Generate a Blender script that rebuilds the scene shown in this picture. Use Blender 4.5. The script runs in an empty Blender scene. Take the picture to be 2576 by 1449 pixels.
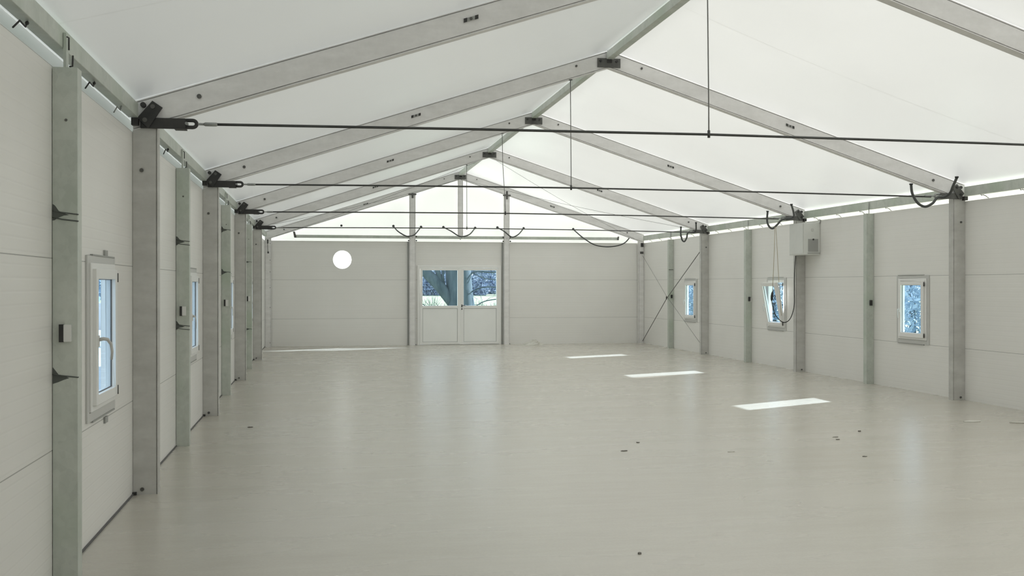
import bpy, bmesh, math, random
from mathutils import Vector, Matrix
random.seed(7)
C = bpy.context.scene.collection
PI = math.pi
# ------------------------------------------------------------------ layout (metres)
W = 10.0                       # inside width, x
D = 4.8366                     # bay length, y
Y1 = 8.2843                    # near face of the first frame in view
def Y(k): return Y1 + (k-1)*D
def F(k): return Y(k) + 0.05   # centre line of frame k
YE = Y(5) + 0.127              # inside face of the end wall
YB = -.8                      # back wall, behind the camera
HP = 2.70                      # top of the wall panels
TAN = 0.3249                   # roof pitch 18 degrees
ZL, ZT = 4.332, 4.547          # rafter under- and upside at the ridge
def zlow(x): return ZL - TAN*abs(x-5)
def ztop(x): return ZT - TAN*abs(x-5)
# ------------------------------------------------------------------ node helpers
def new_mat(name):
    m = bpy.data.materials.new(name); m.use_nodes = True
    nt = m.node_tree; nt.nodes.clear()
    out = nt.nodes.new('ShaderNodeOutputMaterial')
    return m, nt, out
def N(nt, typ, **kw):
    n = nt.nodes.new(typ)
    for k, v in kw.items():
        if k.startswith('i_'):
            key = k[2:]; n.inputs[int(key) if key.isdigit() else key.replace('_', ' ')].default_value = v
        else: setattr(n, k, v)
    return n
def mth(nt, op, a, b=None, c=None):
    n = nt.nodes.new('ShaderNodeMath'); n.operation = op
    for i, v in enumerate((a, b, c)):
        if v is None: continue
        if isinstance(v, (int, float)): n.inputs[i].default_value = v
        else: nt.links.new(v, n.inputs[i])
    return n.outputs[0]
def mixc(nt, fac, a, b):
    n = nt.nodes.new('ShaderNodeMix'); n.data_type = 'RGBA'
    for sock, v in ((n.inputs[0], fac), (n.inputs[6], a), (n.inputs[7], b)):
        if isinstance(v, (int, float)): sock.default_value = v
        elif isinstance(v, tuple): sock.default_value = (*v, 1) if len(v) == 3 else v
        else: nt.links.new(v, sock)
    return n.outputs[2]
def noise(nt, vec, scale, detail=3, rough=.55):
    n = N(nt, 'ShaderNodeTexNoise'); n.inputs['Scale'].default_value = scale
    n.inputs['Detail'].default_value = detail; n.inputs['Roughness'].default_value = rough
    nt.links.new(vec, n.inputs['Vector']); return n.outputs['Fac']
def pos(nt, scale=(1, 1, 1)):
    g = N(nt, 'ShaderNodeNewGeometry')
    m = N(nt, 'ShaderNodeMapping'); m.inputs['Scale'].default_value = scale
    nt.links.new(g.outputs['Position'], m.inputs['Vector']); return m.outputs[0], g.outputs['Position']
def rng(nt, v, a, b, c, d):
    n = N(nt, 'ShaderNodeMapRange'); nt.links.new(v, n.inputs[0])
    for i, q in enumerate((a, b, c, d)): n.inputs[i+1].default_value = q
    return n.outputs[0]
def bump(nt, h, strength=.2, dist=.01):
    n = N(nt, 'ShaderNodeBump'); n.inputs['Strength'].default_value = strength
    n.inputs['Distance'].default_value = dist; nt.links.new(h, n.inputs['Height']); return n.outputs[0]
def principled(nt, out, col, rough=.5, metal=0, nrm=None, spec=.5):
    b = N(nt, 'ShaderNodeBsdfPrincipled')
    for s, v in (('Base Color', col), ('Roughness', rough), ('Metallic', metal)):
        if isinstance(v, tuple): b.inputs[s].default_value = (*v, 1)
        elif isinstance(v, (int, float)): b.inputs[s].default_value = v
        else: nt.links.new(v, b.inputs[s])
    b.inputs['Specular IOR Level'].default_value = spec
    if nrm: nt.links.new(nrm, b.inputs['Normal'])
    nt.links.new(b.outputs[0], out.inputs[0]); return b
M = {}
def plain(name, col, rough=.5, metal=0, spec=.5, var=.0, sc=6):
    m, nt, out = new_mat(name)
    if var:
        p, _ = pos(nt); n = noise(nt, p, sc)
        c = mixc(nt, rng(nt, n, .3, .7, 0, 1), tuple(v*(1-var) for v in col), tuple(min(1, v*(1+var)) for v in col))
        principled(nt, out, c, rough, metal, spec=spec)
    else: principled(nt, out, col, rough, metal, spec=spec)
    M[name] = m
def metal(name, dark, light, met, rough, streak, spangle=0, tint=None):
    m, nt, out = new_mat(name)
    p, raw = pos(nt, streak)
    n1 = noise(nt, p, 1.0, 4, .6); n2 = noise(nt, raw, 9, 5, .7)
    f = mth(nt, 'ADD', mth(nt, 'MULTIPLY', n1, .6), mth(nt, 'MULTIPLY', n2, .4))
    c = mixc(nt, rng(nt, f, .36, .64, 0, 1), dark, light)
    if spangle:
        v = N(nt, 'ShaderNodeTexVoronoi'); v.inputs['Scale'].default_value = 26; nt.links.new(raw, v.inputs['Vector'])
        bw = N(nt, 'ShaderNodeRGBToBW'); nt.links.new(v.outputs['Color'], bw.inputs[0])
        c = mixc(nt, mth(nt, 'MULTIPLY', bw.outputs[0], spangle), c, tuple(v*1.35 for v in light))
    if tint:
        n3 = noise(nt, raw, 1.4, 2, .5)
        c = mixc(nt, rng(nt, n3, .5, .68, 0, .6), c, tint)
    principled(nt, out, c, rng(nt, n2, .3, .7, rough-.08, rough+.1), met, bump(nt, n2, .08, .004))
    M[name] = m
metal('aluminium', (.50, .495, .47), (.62, .615, .59), .1, .5, (3, 3, 9))
metal('aluminium_rafter', (.74, .73, .715), (.87, .86, .85), .05, .5, (2, 8, 8))
metal('galvanised', (.46, .50, .45), (.60, .63, .58), .12, .42, (5, 5, 2.2), .2, (.44, .53, .42))
metal('black_steel', (.030, .030, .030), (.055, .053, .05), .1, .55, (6, 6, 6))
metal('plate_steel', (.09, .09, .085), (.15, .15, .14), .3, .5, (8, 8, 8))
metal('zinc_light', (.26, .27, .26), (.40, .41, .40), .5, .4, (9, 9, 9))
plain('rod_steel', (.07, .072, .068), .45, .3, var=.2)
plain('wire', (.20, .20, .19), .5, .3)
plain('pvc_white', (.88, .88, .86), .3, 0)
plain('pvc_grey', (.60, .60, .58), .35, 0)
plain('door_panel', (.90, .91, .89), .32, 0, var=.02, sc=2)
plain('gasket', (.12, .12, .12), .6)
plain('dark_rubber', (.035, .037, .036), .5)
plain('sensor_black', (.03, .03, .03), .45)
plain('sensor_white', (.78, .78, .76), .4)
plain('cabinet_grey', (.70, .71, .68), .4, .0, var=.03, sc=5)
plain('label_grey', (.36, .365, .35), .5)
plain('cord_beige', (.50, .45, .34), .6)
plain('cord_black', (.02, .02, .02), .5)
plain('hose_dark', (.06, .065, .062), .5)
plain('dirt', (.16, .15, .13), .9)
plain('scrap', (.56, .545, .49), .7)
plain('stain', (.10, .11, .10), .7)
# thin tarpaulin
def membrane(name, seams, trans, tcol, dcol):
    m, nt, out = new_mat(name)
    _, raw = pos(nt)
    n = noise(nt, raw, .8, 4, .5)
    dc = mixc(nt, rng(nt, n, .3, .7, 0, 1), tuple(v*.95 for v in dcol), dcol)
    tc = mixc(nt, rng(nt, n, .3, .7, 0, 1), tuple(v*.94 for v in tcol), tcol)
    if seams:
        s = N(nt, 'ShaderNodeSeparateXYZ'); nt.links.new(raw, s.inputs[0])
        q = mth(nt, 'MODULO', mth(nt, 'ADD', mth(nt, 'SUBTRACT', s.outputs[1], F(1)), 10*D), D)
        d = mth(nt, 'ABSOLUTE', mth(nt, 'SUBTRACT', q, D/2-.02))
        ln = mth(nt, 'LESS_THAN', d, .007)
        tc = mixc(nt, mth(nt, 'MULTIPLY', ln, .4), tc, (.35, .35, .33))
    d = N(nt, 'ShaderNodeBsdfDiffuse'); nt.links.new(dc, d.inputs[0])
    t = N(nt, 'ShaderNodeBsdfTranslucent'); nt.links.new(tc, t.inputs[0])
    g = N(nt, 'ShaderNodeBsdfGlossy'); g.inputs['Roughness'].default_value = .42; g.inputs[0].default_value = (1, 1, 1, 1)
    x = N(nt, 'ShaderNodeMixShader'); x.inputs[0].default_value = trans
    nt.links.new(d.outputs[0], x.inputs[1]); nt.links.new(t.outputs[0], x.inputs[2])
    y = N(nt, 'ShaderNodeMixShader'); fr = N(nt, 'ShaderNodeFresnel'); fr.inputs[0].default_value = 1.4
    nt.links.new(mth(nt, 'MULTIPLY', fr.outputs[0], .6), y.inputs[0])
    nt.links.new(x.outputs[0], y.inputs[1]); nt.links.new(g.outputs[0], y.inputs[2])
    nt.links.new(y.outputs[0], out.inputs[0]); M[name] = m
membrane('tarpaulin', True, .25, (.945, .95, .93), (.91, .915, .90))
membrane('gable_tarpaulin', False, .185, (.94, .95, .93), (.91, .915, .90))
membrane('valance', False, .11, (.95, .95, .91), (.86, .86, .83))
membrane('film', False, .75, (.98, .99, 1.0), (.95, .95, .95))
# wall panels: micro-ribbed sheet, joints at 0.70 and 1.70 m
def panel_mat(name):
    m, nt, out = new_mat(name)
    _, raw = pos(nt)
    s = N(nt, 'ShaderNodeSeparateXYZ'); nt.links.new(raw, s.inputs[0]); z = s.outputs[2]
    p2, _ = pos(nt, (.25, .25, 14)); n = noise(nt, p2, 1.0, 3, .5); n0 = noise(nt, raw, .7, 3)
    base = mixc(nt, rng(nt, n0, .3, .7, 0, 1), (.83, .82, .79), (.88, .87, .84))
    base = mixc(nt, rng(nt, n, .3, .7, 0, .18), base, (.77, .76, .73))
    rib = mth(nt, 'ABSOLUTE', mth(nt, 'SUBTRACT', mth(nt, 'FRACT', mth(nt, 'MULTIPLY', z, 16.0)), .5))
    ribd = mth(nt, 'LESS_THAN', rib, .05)
    base = mixc(nt, mth(nt, 'MULTIPLY', ribd, .035), base, (.35, .35, .33))
    fz = mth(nt, 'ABSOLUTE', mth(nt, 'SUBTRACT', mth(nt, 'FRACT', mth(nt, 'ADD', z, .3)), .5))
    joint = mth(nt, 'GREATER_THAN', fz, .4972)
    base = mixc(nt, mth(nt, 'MULTIPLY', joint, .6), base, (.12, .12, .11))
    h = mth(nt, 'ADD', mth(nt, 'MULTIPLY', rng(nt, rib, .0, .14, 0, 1), .6), mth(nt, 'MULTIPLY', n, .4))
    principled(nt, out, base, .36, 0, bump(nt, h, .16, .004)); M[name] = m
panel_mat('panel')
# floor
def floor_mat():
    m, nt, out = new_mat('floor_vinyl')
    p, raw = pos(nt, (1.0, 4.5, 1)); p2, _ = pos(nt, (.5, 2.2, 1))
    a = noise(nt, p, 3.2, 5, .65); b = noise(nt, p2, .9, 3, .5); c = noise(nt, raw, 55, 2, .5)
    f = mth(nt, 'ADD', mth(nt, 'MULTIPLY', a, .4), mth(nt, 'MULTIPLY', b, .6))
    col = mixc(nt, rng(nt, f, .34, .66, 0, 1), (.475, .445, .385), (.525, .498, .44))
    col = mixc(nt, rng(nt, c, .35, .75, 0, .25), col, (.40, .39, .34))
    principled(nt, out, col, rng(nt, b, .2, .8, .25, .29), 0, bump(nt, mth(nt, 'ADD', a, mth(nt, 'MULTIPLY', c, .3)), 0.015, .002), spec=.75)
    M['floor_vinyl'] = m
floor_mat()
def glass_mat():
    m, nt, out = new_mat('pane_glass')
    t = N(nt, 'ShaderNodeBsdfTransparent'); t.inputs[0].default_value = (.84, .92, .99, 1)
    g = N(nt, 'ShaderNodeBsdfGlossy'); g.inputs['Roughness'].default_value = .03
    lw = N(nt, 'ShaderNodeLayerWeight'); lw.inputs[0].default_value = .5
    fac = mth(nt, 'ADD', mth(nt, 'MULTIPLY', mth(nt, 'POWER', lw.outputs['Facing'], 5.0), .35), .03)
    x = N(nt, 'ShaderNodeMixShader'); nt.links.new(fac, x.inputs[0])
    nt.links.new(t.outputs[0], x.inputs[1]); nt.links.new(g.outputs[0], x.inputs[2])
    nt.links.new(x.outputs[0], out.inputs[0]); M['pane_glass'] = m
glass_mat()
def outdoor(name, a, b, sc, st=(1, 1, 1)):
    m, nt, out = new_mat(name); p, raw = pos(nt, st); n = noise(nt, p, sc, 5, .65)
    principled(nt, out, mixc(nt, rng(nt, n, .35, .65, 0, 1), a, b), .9, 0, spec=.1); M[name] = m
outdoor('grass_field', (.36, .42, .26), (.50, .52, .36), .25)
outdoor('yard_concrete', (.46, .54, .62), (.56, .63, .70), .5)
outdoor('bark', (.055, .080, .095), (.12, .155, .175), 4, (1, 1, .3))
outdoor('twig_haze', (.30, .38, .52), (.50, .58, .70), .8)  # bluish aerial haze painted into the far twig and bark colours
outdoor('bark_haze', (.16, .22, .32), (.26, .34, .45), .8)
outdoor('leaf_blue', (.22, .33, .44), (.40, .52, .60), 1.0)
outdoor('shrub', (.05, .07, .07), (.12, .15, .13), 3)
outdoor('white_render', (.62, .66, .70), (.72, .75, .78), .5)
outdoor('crate_tan', (.40, .37, .33), (.48, .45, .41), 1)
# ------------------------------------------------------------------ mesh builder
class MB:
    def __init__(s): s.v = []; s.f = []; s.sm = []
    def add(s, vs, fs, smooth=False):
        o = len(s.v); s.v += [Vector(v) for v in vs]; s.f += [tuple(i+o for i in f) for f in fs]; s.sm += [smooth]*len(fs); return s
    def box(s, x0, x1, y0, y1, z0, z1):
        return s.add([(x0,y0,z0),(x1,y0,z0),(x1,y1,z0),(x0,y1,z0),(x0,y0,z1),(x1,y0,z1),(x1,y1,z1),(x0,y1,z1)],
                     [(0,3,2,1),(4,5,6,7),(0,1,5,4),(1,2,6,5),(2,3,7,6),(3,0,4,7)])
    def prism(s, a, b):      # two rings of points, same count
        n = len(a)
        return s.add(list(a)+list(b), [tuple(reversed(range(n))), tuple(range(n, 2*n))]+[(i, (i+1) % n, n+(i+1) % n, n+i) for i in range(n)])
    def tube(s, pts, r, seg=10, cap=True):
        pts = [Vector(p) for p in pts]; n = len(pts)
        rs = r if isinstance(r, (list, tuple)) else [r]*n
        rings = []; ref = None
        for i, p in enumerate(pts):
            t = (pts[min(i+1, n-1)]-pts[max(i-1, 0)]).normalized()
            if ref is None: ref = Vector((0, 0, 1)) if abs(t.z) < .9 else Vector((1, 0, 0))
            u = (ref - t*ref.dot(t)).normalized(); w = t.cross(u); ref = u
            rings.append([p+(u*math.cos(2*PI*k/seg)+w*math.sin(2*PI*k/seg))*rs[i] for k in range(seg)])
        vs = [v for ring in rings for v in ring]; fs = []
        for i in range(n-1):
            for k in range(seg): fs.append((i*seg+k, i*seg+(k+1) % seg, (i+1)*seg+(k+1) % seg, (i+1)*seg+k))
        s.add(vs, fs, True)
        if cap: s.add(rings[0], [tuple(reversed(range(seg)))]); s.add(rings[-1], [tuple(range(seg))])
        return s
    def disc(s, c, axis, r, h, seg=14):      # short cylinder (bolt head)
        c = Vector(c); a = Vector(axis).normalized()
        return s.tube([c, c+a*h], r, seg)
    def ball(s, c, r, nu=10, nv=6, sc=(1, 1, 1)):
        c = Vector(c); vs = []; fs = []
        for j in range(nv+1):
            th = PI*j/nv
            for i in range(nu):
                ph = 2*PI*i/nu
                vs.append(c+Vector((r*sc[0]*math.sin(th)*math.cos(ph), r*sc[1]*math.sin(th)*math.sin(ph), r*sc[2]*math.cos(th))))
        for j in range(nv):
            for i in range(nu): fs.append((j*nu+i, (j+1)*nu+i, (j+1)*nu+(i+1) % nu, j*nu+(i+1) % nu))
        return s.add(vs, fs, True)
    def xf(s, mat): s.v = [mat @ v for v in s.v]; return s
    def build(s, name, mat, parent=None, loc=None, bevel=0):
        if parent is not None:
            off = WORLD[parent.name]
        else: off = Vector(loc) if loc is not None else Vector((0, 0, 0))
        me = bpy.data.meshes.new(name); me.from_pydata([v-off for v in s.v], [], s.f)
        me.polygons.foreach_set('use_smooth', s.sm)
        bm = bmesh.new(); bm.from_mesh(me); bmesh.ops.remove_doubles(bm, verts=bm.verts, dist=1e-5)
        bmesh.ops.recalc_face_normals(bm, faces=bm.faces); bm.to_mesh(me); bm.free()
        me.update(); me.materials.append(M[mat])
        o = bpy.data.objects.new(name, me); C.objects.link(o)
        if parent is not None: o.parent = parent; WORLD[o.name] = off
        else: o.location = off; WORLD[o.name] = off.copy()
        if bevel:
            b = o.modifiers.new('bevel', 'BEVEL'); b.width = bevel; b.segments = 2; b.limit_method = 'ANGLE'
        return o
WORLD = {}
def tag(o, label, cat, group=None, kind=None):
    if label: o['label'] = label
    if cat: o['category'] = cat
    if group: o['group'] = group
    if kind: o['kind'] = kind
    return o
def thing(name, label, cat, loc, group=None, kind=None):
    o = bpy.data.objects.new(name, None); C.objects.link(o); o.location = loc; o.empty_display_size = .1
    WORLD[o.name] = Vector(loc); return tag(o, label, cat, group, kind)
def copytree(root, loc, rz=0, label=None, group=None):
    def rec(src, parent):
        c = src.copy(); C.objects.link(c)
        if parent: c.parent = parent
        for ch in [x for x in src.children if not x.name in seen]: rec(ch, c)
        return c
    seen = set()
    r = rec(root, None); r.location = loc; r.rotation_euler = (0, 0, rz)
    if label: r['label'] = label
    if group: r['group'] = group
    WORLD[r.name] = Vector(loc); return r
def S(name, mb, mat, label, cat, loc=None, bevel=0):
    o = mb.build(name, mat, None, loc, bevel); return tag(o, label, cat, kind='structure')

# ------------------------------------------------------------------ floor, walls
S('floor', MB().box(-.1, W+.1, YB-.1, YE+.1, -.16, 0), 'floor_vinyl', 'pale beige vinyl floor of the empty hall', 'floor')
S('baseboard_left', MB().box(.0005, .010, YB, YE, 0.0005, .012), 'gasket', 'thin dark joint strip between left wall and floor', 'joint strip')
def wall_cells(us, vs, holes, make):
    mb = MB()
    for i in range(len(us)-1):
        for j in range(len(vs)-1):
            cu, cv = (us[i]+us[i+1])/2, (vs[j]+vs[j+1])/2
            if any(h[0] < cu < h[1] and h[2] < cv < h[3] for h in holes): continue
            make(mb, us[i], us[i+1], vs[j], vs[j+1])
    return mb
LW = [7.10 + k*D for k in range(4)]            # window centres, left wall
RW = [14.41, 19.17, 23.96]      # right wall
WZ0, WZ1, WH = .76, 1.66, .38
LZ = .035                       # the left windows sit a little higher                  # opening
def side_wall(name, x0, x1, cents, label):
    dz = LZ if x0 < 0 else 0
    holes = [(c-WH, c+WH, WZ0+dz, WZ1+dz) for c in cents]
    us = sorted([YB, YE+.1]+[v for h in holes for v in h[:2]])
    S(name, wall_cells(us, [-.3, WZ0+dz, WZ1+dz, HP], holes, lambda m, a, b, c, d: m.box(x0, x1, a, b, c, d)), 'panel', label, 'wall')
side_wall('wall_left', -.06, 0, LW, 'long left wall of pale grey ribbed metal panels with narrow windows')
side_wall('wall_right', W, W+.06, RW, 'long right wall of pale grey ribbed metal panels with small windows')
S('wall_back', MB().box(-.1, W+.1, YB-.1, YB, -.3, 4.5), 'panel', 'wall of pale panels behind the camera', 'wall')
HX, HZ, HR = 1.945, 2.222, .236                # round hole
def end_wall():
    DX0, DX1, DZ1 = 3.8805, 6.0945, 2.0795
    sq = .3
    holes = [(DX0, DX1, -.3, DZ1), (HX-sq, HX+sq, HZ-sq, HZ+sq)]
    us = sorted([0, W, DX0, DX1, HX-sq, HX+sq]); vs = [-.3, HZ-sq, DZ1, HZ+sq, HP]
    mb = wall_cells(us, vs, holes, lambda m, a, b, c, d: m.box(a, b, YE, YE+.1, c, d))
    n = 48; A = []; B = []
    for k in range(n):
        t = 2*PI*k/n; c, s_ = math.cos(t), math.sin(t); q = sq/max(abs(c), abs(s_))
        A.append((HX+HR*c, HZ+HR*s_)); B.append((HX+q*c, HZ+q*s_))
    vs_ = [(x, YE, z) for x, z in A]+[(x, YE, z) for x, z in B]+[(x, YE+.1, z) for x, z in A]+[(x, YE+.1, z) for x, z in B]
    fs = []
    for k in range(n):
        j = (k+1) % n; fs += [(k, j, n+j, n+k), (2*n+k, 3*n+k, 3*n+j, 2*n+j), (k, 2*n+k, 2*n+j, j)]
    mb.add(vs_, fs); return mb
S('wall_end', end_wall(), 'panel', 'far end wall of pale panels around the double door', 'wall')
tr = MB(); n = 48
A = [(HX+(HR+.006)*math.cos(2*PI*k/n), HZ+(HR+.006)*math.sin(2*PI*k/n)) for k in range(n)]
# bright film hanging loosely outside the round hole
fm = MB(); vs = []; fs = []; g = 14
for i in range(g+1):
    for j in range(g+1):
        a, b = -1+2*i/g, -1+2*j/g
        vs.append((HX+a*.32, YE+.115+.05*max(0, 1-a*a)*max(0, 1-b*b)+(.022 if (a*1.2+b*.6) > .35 else 0), HZ+b*.32))
for i in range(g):
    for j in range(g): k = i*(g+1)+j; fs.append((k, k+1, k+g+2, k+g+1))
fm.add(vs, fs)
tag(fm.build('vent_cover', 'film', None, (HX, YE+.11, HZ)), 'glowing white film behind the round hole high in the end wall', 'vent cover')

# ------------------------------------------------------------------ roof skins
def roof():
    mb = MB(); frames = [YB-.1]+[F(k) for k in range(0, 6)]
    frames[-1] = YE+.13
    for side in (-1, 1):
        for b in range(len(frames)-1):
            ya, yb = frames[b], frames[b+1]; nu, nv = 18, 16; vs = []; fs = []
            for i in range(nu+1):
                for j in range(nv+1):
                    s_ = i/nu; t = j/nv; d = s_*5.13
                    sag = .09*4*t*(1-t)*(4*s_*(1-s_))
                    vs.append((5+side*d, ya+(yb-ya)*t, ZT+.006-TAN*d-sag))
            for i in range(nu):
                for j in range(nv): k = i*(nv+1)+j; fs.append((k, k+1, k+nv+2, k+nv+1))
            mb.add(vs, fs, True)
    return mb
S('ceiling', roof(), 'tarpaulin', 'translucent white tarpaulin roof stretched over the frames', 'ceiling')
for side, nm in ((-1, 'left'), (1, 'right')):
    x = 5+side*5.129; z = ZT+.012-TAN*5.129
    S('trim_%d' % (1 if side < 0 else 2), MB().add([(x, YB-.1, z), (x, YE+.13, z), (x, YE+.13, 2.45), (x, YB-.1, 2.45)], [(0, 1, 2, 3)]), 'valance', 'white tarpaulin valance hanging outside the %s wall top' % nm, 'valance')
gb = MB(); yg = YE+.12
gb.add([(-.12, yg, 2.5), (W+.12, yg, 2.5), (W+.12, yg, ztop(W+.12)), (5, yg, ZT), (-.12, yg, ztop(-.12))], [(0, 1, 2, 3, 4)])
S('wall_gable', gb, 'gable_tarpaulin', 'translucent white tarpaulin triangle above the far end wall', 'wall')

# ------------------------------------------------------------------ keder profile members
def ring_profile(u0, u1, hv, g=.006, dep=.016, one=False):
    # closed outline in (u, v): u across the depth, v across the width, a narrow groove near each edge of both broad faces
    e = .008
    if one: g = .005; return [(u0, -hv), (u1-e-g, -hv), (u1-e-g, -hv+dep), (u1-e, -hv+dep), (u1-e, -hv), (u1, -hv), (u1, hv), (u1-e, hv), (u1-e, hv-dep), (u1-e-g, hv-dep), (u1-e-g, hv), (u0, hv)]
    return [(u0, -hv), (u0+e, -hv), (u0+e, -hv+dep), (u0+e+g, -hv+dep), (u0+e+g, -hv), (u1-e-g, -hv), (u1-e-g, -hv+dep), (u1-e, -hv+dep), (u1-e, -hv), (u1, -hv),
            (u1, hv), (u1-e, hv), (u1-e, hv-dep), (u1-e-g, hv-dep), (u1-e-g, hv), (u0+e+g, hv), (u0+e+g, hv-dep), (u0+e, hv-dep), (u0+e, hv), (u0, hv)]
CD = .182
ordl = ['nearest the camera', 'second from the camera', 'third from the camera', 'fourth from the camera', 'in the far corner']
def make_column(corner=False):
    t = thing('wall_column', 'x', 'column', (0, F(1), 0), 'aluminium wall columns')
    P = ring_profile(0.002, CD, .05, one=True)
    a = [(u, F(1)+v, 0) for u, v in P]; b = [(u, F(1)+v, zlow(u)) for u, v in P]
    MB().prism(a, b).build('column_shaft', 'aluminium', t, bevel=0)
    bl = MB()
    for zz, uu in ((2.416, .066), (.04, .068)):
        for s_ in (-1, 1): bl = MB().disc((uu, F(1)+s_*.049, zz), (0, s_, 0), .014, .012); bl.build('bolt', 'plate_steel', t)
    MB().box(-.0, .03, F(1)-.075, F(1)-.05, .001, .022).build('foot_cleat', 'black_steel', t)
    return t
col0 = make_column(); col0['label'] = 'grey aluminium column on the left wall, nearest the camera'
for k in (2, 3, 4): copytree(col0, (0, F(k), 0), 0, 'grey aluminium column on the left wall, %s' % ['', '', 'second from the camera', 'third from the camera', 'fourth from the camera'][k])
for k, w in ((2, 'between the nearest window and the near end'), (3, 'right under the grey cabinet'), (4, 'where the thin bracing wire is anchored')):
    copytree(col0, (W, F(k), 0), PI, 'grey aluminium column on the right wall %s' % w)
# corner columns carry a junction plate with dark clips
def corner_col(loc, rz, label, src=None):
    t = thing('corner_column', label, 'column', (0, F(5), 0), 'corner columns at the end wall')
    P = ring_profile(0.002, .16, .05)
    MB().prism([(u, F(5)+v, 0) for u, v in P], [(u, F(5)+v, zlow(u)) for u, v in P]).build('column_shaft', 'aluminium_rafter', t)
    if rz == 0:
        MB().box(.062, .092, F(5)-.066, F(5)-.05, 2.62, 2.72).build('corner_clip', 'black_steel', t)
        MB().box(.07, .105, F(5)-.066, F(5)-.05, 2.37, 2.415).build('dark_block', 'sensor_black', t)
        MB().tube([(.075, F(5)-.06, 2.62), (.078, F(5)-.06, 2.5), (.086, F(5)-.06, 2.41)], .004, 6).build('cord', 'cord_black', t)
        for zz in (2.62, 2.2, 1.9, 1.5, 1.0, .1): MB().disc((.135, F(5)-.04, zz), (0, -1, 0), .009, .014).build('bolt', 'plate_steel', t)
    else:
        MB().box(W-.13, W-.04, F(5)-.066, F(5)-.05, 2.44, 2.49).xf(Matrix.Identity(4))
    return t
cc = corner_col(None, 0, 'left corner column beside the end wall, with small black block')
r = thing('corner_column', 'right corner column where end wall meets right wall, dark clamp near its top', 'column', (W, F(5), 0), 'corner columns at the end wall')
P = ring_profile(0.002, .16, .05)
MB().prism([(W-u, F(5)+v, 0) for u, v in P], [(W-u, F(5)+v, zlow(u)) for u, v in P]).build('column_shaft', 'aluminium_rafter', r)
MB().box(W-.12, W-.03, F(5)-.068, F(5)-.05, 2.41, 2.47).build('cable_clamp', 'plate_steel', r)
MB().box(W-.10, W-.03, F(5)-.075, F(5)-.05, 2.60, 2.70).build('corner_clip', 'black_steel', r)

# ------------------------------------------------------------------ rafters
def make_rafter(k, side, label):
    # side -1: left half, +1: right half
    t = thing('roof_rafter', label, 'roof beam', (5, F(k), ZL), 'sloping aluminium roof rafters')
    th = ZT-ZL
    prof = ring_profile(0, th, .05, .009, .02)
    def ring(x): return [(x, F(k)+v, zlow(x)+u) for u, v in prof]
    xe = 5+side*(5-.004)
    MB().prism(ring(5+side*.001), ring(xe)).build('beam', 'aluminium_rafter', t)
    ca, sa = 1/math.hypot(1, TAN), TAN/math.hypot(1, TAN)
    for d, dz in ((.43, .145), (4.52, .115)):
        x = 5+side*d
        for s_ in (-1, 1): MB().disc((x, F(k)+s_*.049, zlow(x)+dz), (0, s_, 0), .017 if d > 1 else .014, .014).build('bolt', 'plate_steel', t)
    # lashing slot plate
    x = 5+side*2.46
    for s_ in (-1,):
        def pt(du, dw, y): return (x+side*(-du)*ca*1, y, zlow(x)+.12+du*sa+dw)
        ya, yb = F(k)-.049, F(k)-.056
        q = [(-.06, -.015), (.06, -.015), (.06, .015), (-.06, .015)]
        sl = MB().prism([pt(a, b, ya) for a, b in q], [pt(a, b, yb) for a, b in q]).build('slot_plate', 'label_grey', t)
        for cx in (-.047, .047):
            q2 = [(cx-.014, -.016), (cx+.014, -.016), (cx+.014, .016), (cx-.014, .016)]
            MB().prism([pt(a, b, yb+.001) for a, b in q2], [pt(a, b, yb-.003) for a, b in q2]).build('dark_end', 'black_steel', sl)
        MB().disc(pt(0, 0, yb), (0, -1, 0), .012, .006).build('screw', 'plate_steel', sl)
    return t
rl = {1: 'left roof rafter nearest the camera, crossing the top of the photo', 2: 'left roof rafter second from the camera', 3: 'left roof rafter third from the camera',
      4: 'left roof rafter fourth from the camera', 5: 'left roof rafter lying against the white end gable'}
rr = {1: 'right roof rafter cut off in the top right corner of the photo', 2: 'right roof rafter ending at the thick hose nearest the right edge', 3: 'right roof rafter ending above the grey cabinet',
      4: 'right roof rafter ending above the last column before the far corner', 5: 'right roof rafter lying against the white end gable'}
for k in range(1, 6):
    make_rafter(k, -1, rl[k]); make_rafter(k, 1, rr[k])

# ridge plates
rp = thing('ridge_plate', 'x', 'steel plate', (5, F(2), ZL), 'dark plates joining rafters at the ridge')
MB().box(4.845, 5.145, F(2)-.068, F(2)-.0505, ZL+.0, ZL+.115).xf(Matrix.Translation((0, 0, .0))).build('plate', 'plate_steel', rp)
MB().box(4.97, 5.03, F(2)-.08, F(2)-.068, ZL+.06, ZL+.21).build('top_tab', 'black_steel', rp)
for dx in (-.11, .02, .10): MB().disc((4.995+dx, F(2)-.068, ZL+.08), (0, -1, 0), .016, .012).build('bolt', 'black_steel', rp)
rp['label'] = 'dark steel ridge plate on the nearest visible roof peak, highest in the photo'
for k, l in ((3, 'dark steel ridge plate on the second roof peak from the camera'), (4, 'dark steel ridge plate on the third roof peak from the camera'), (5, 'small dark ridge plate on the peak of the end gable')):
    copytree(rp, (5, F(k), ZL), 0, l)

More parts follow.
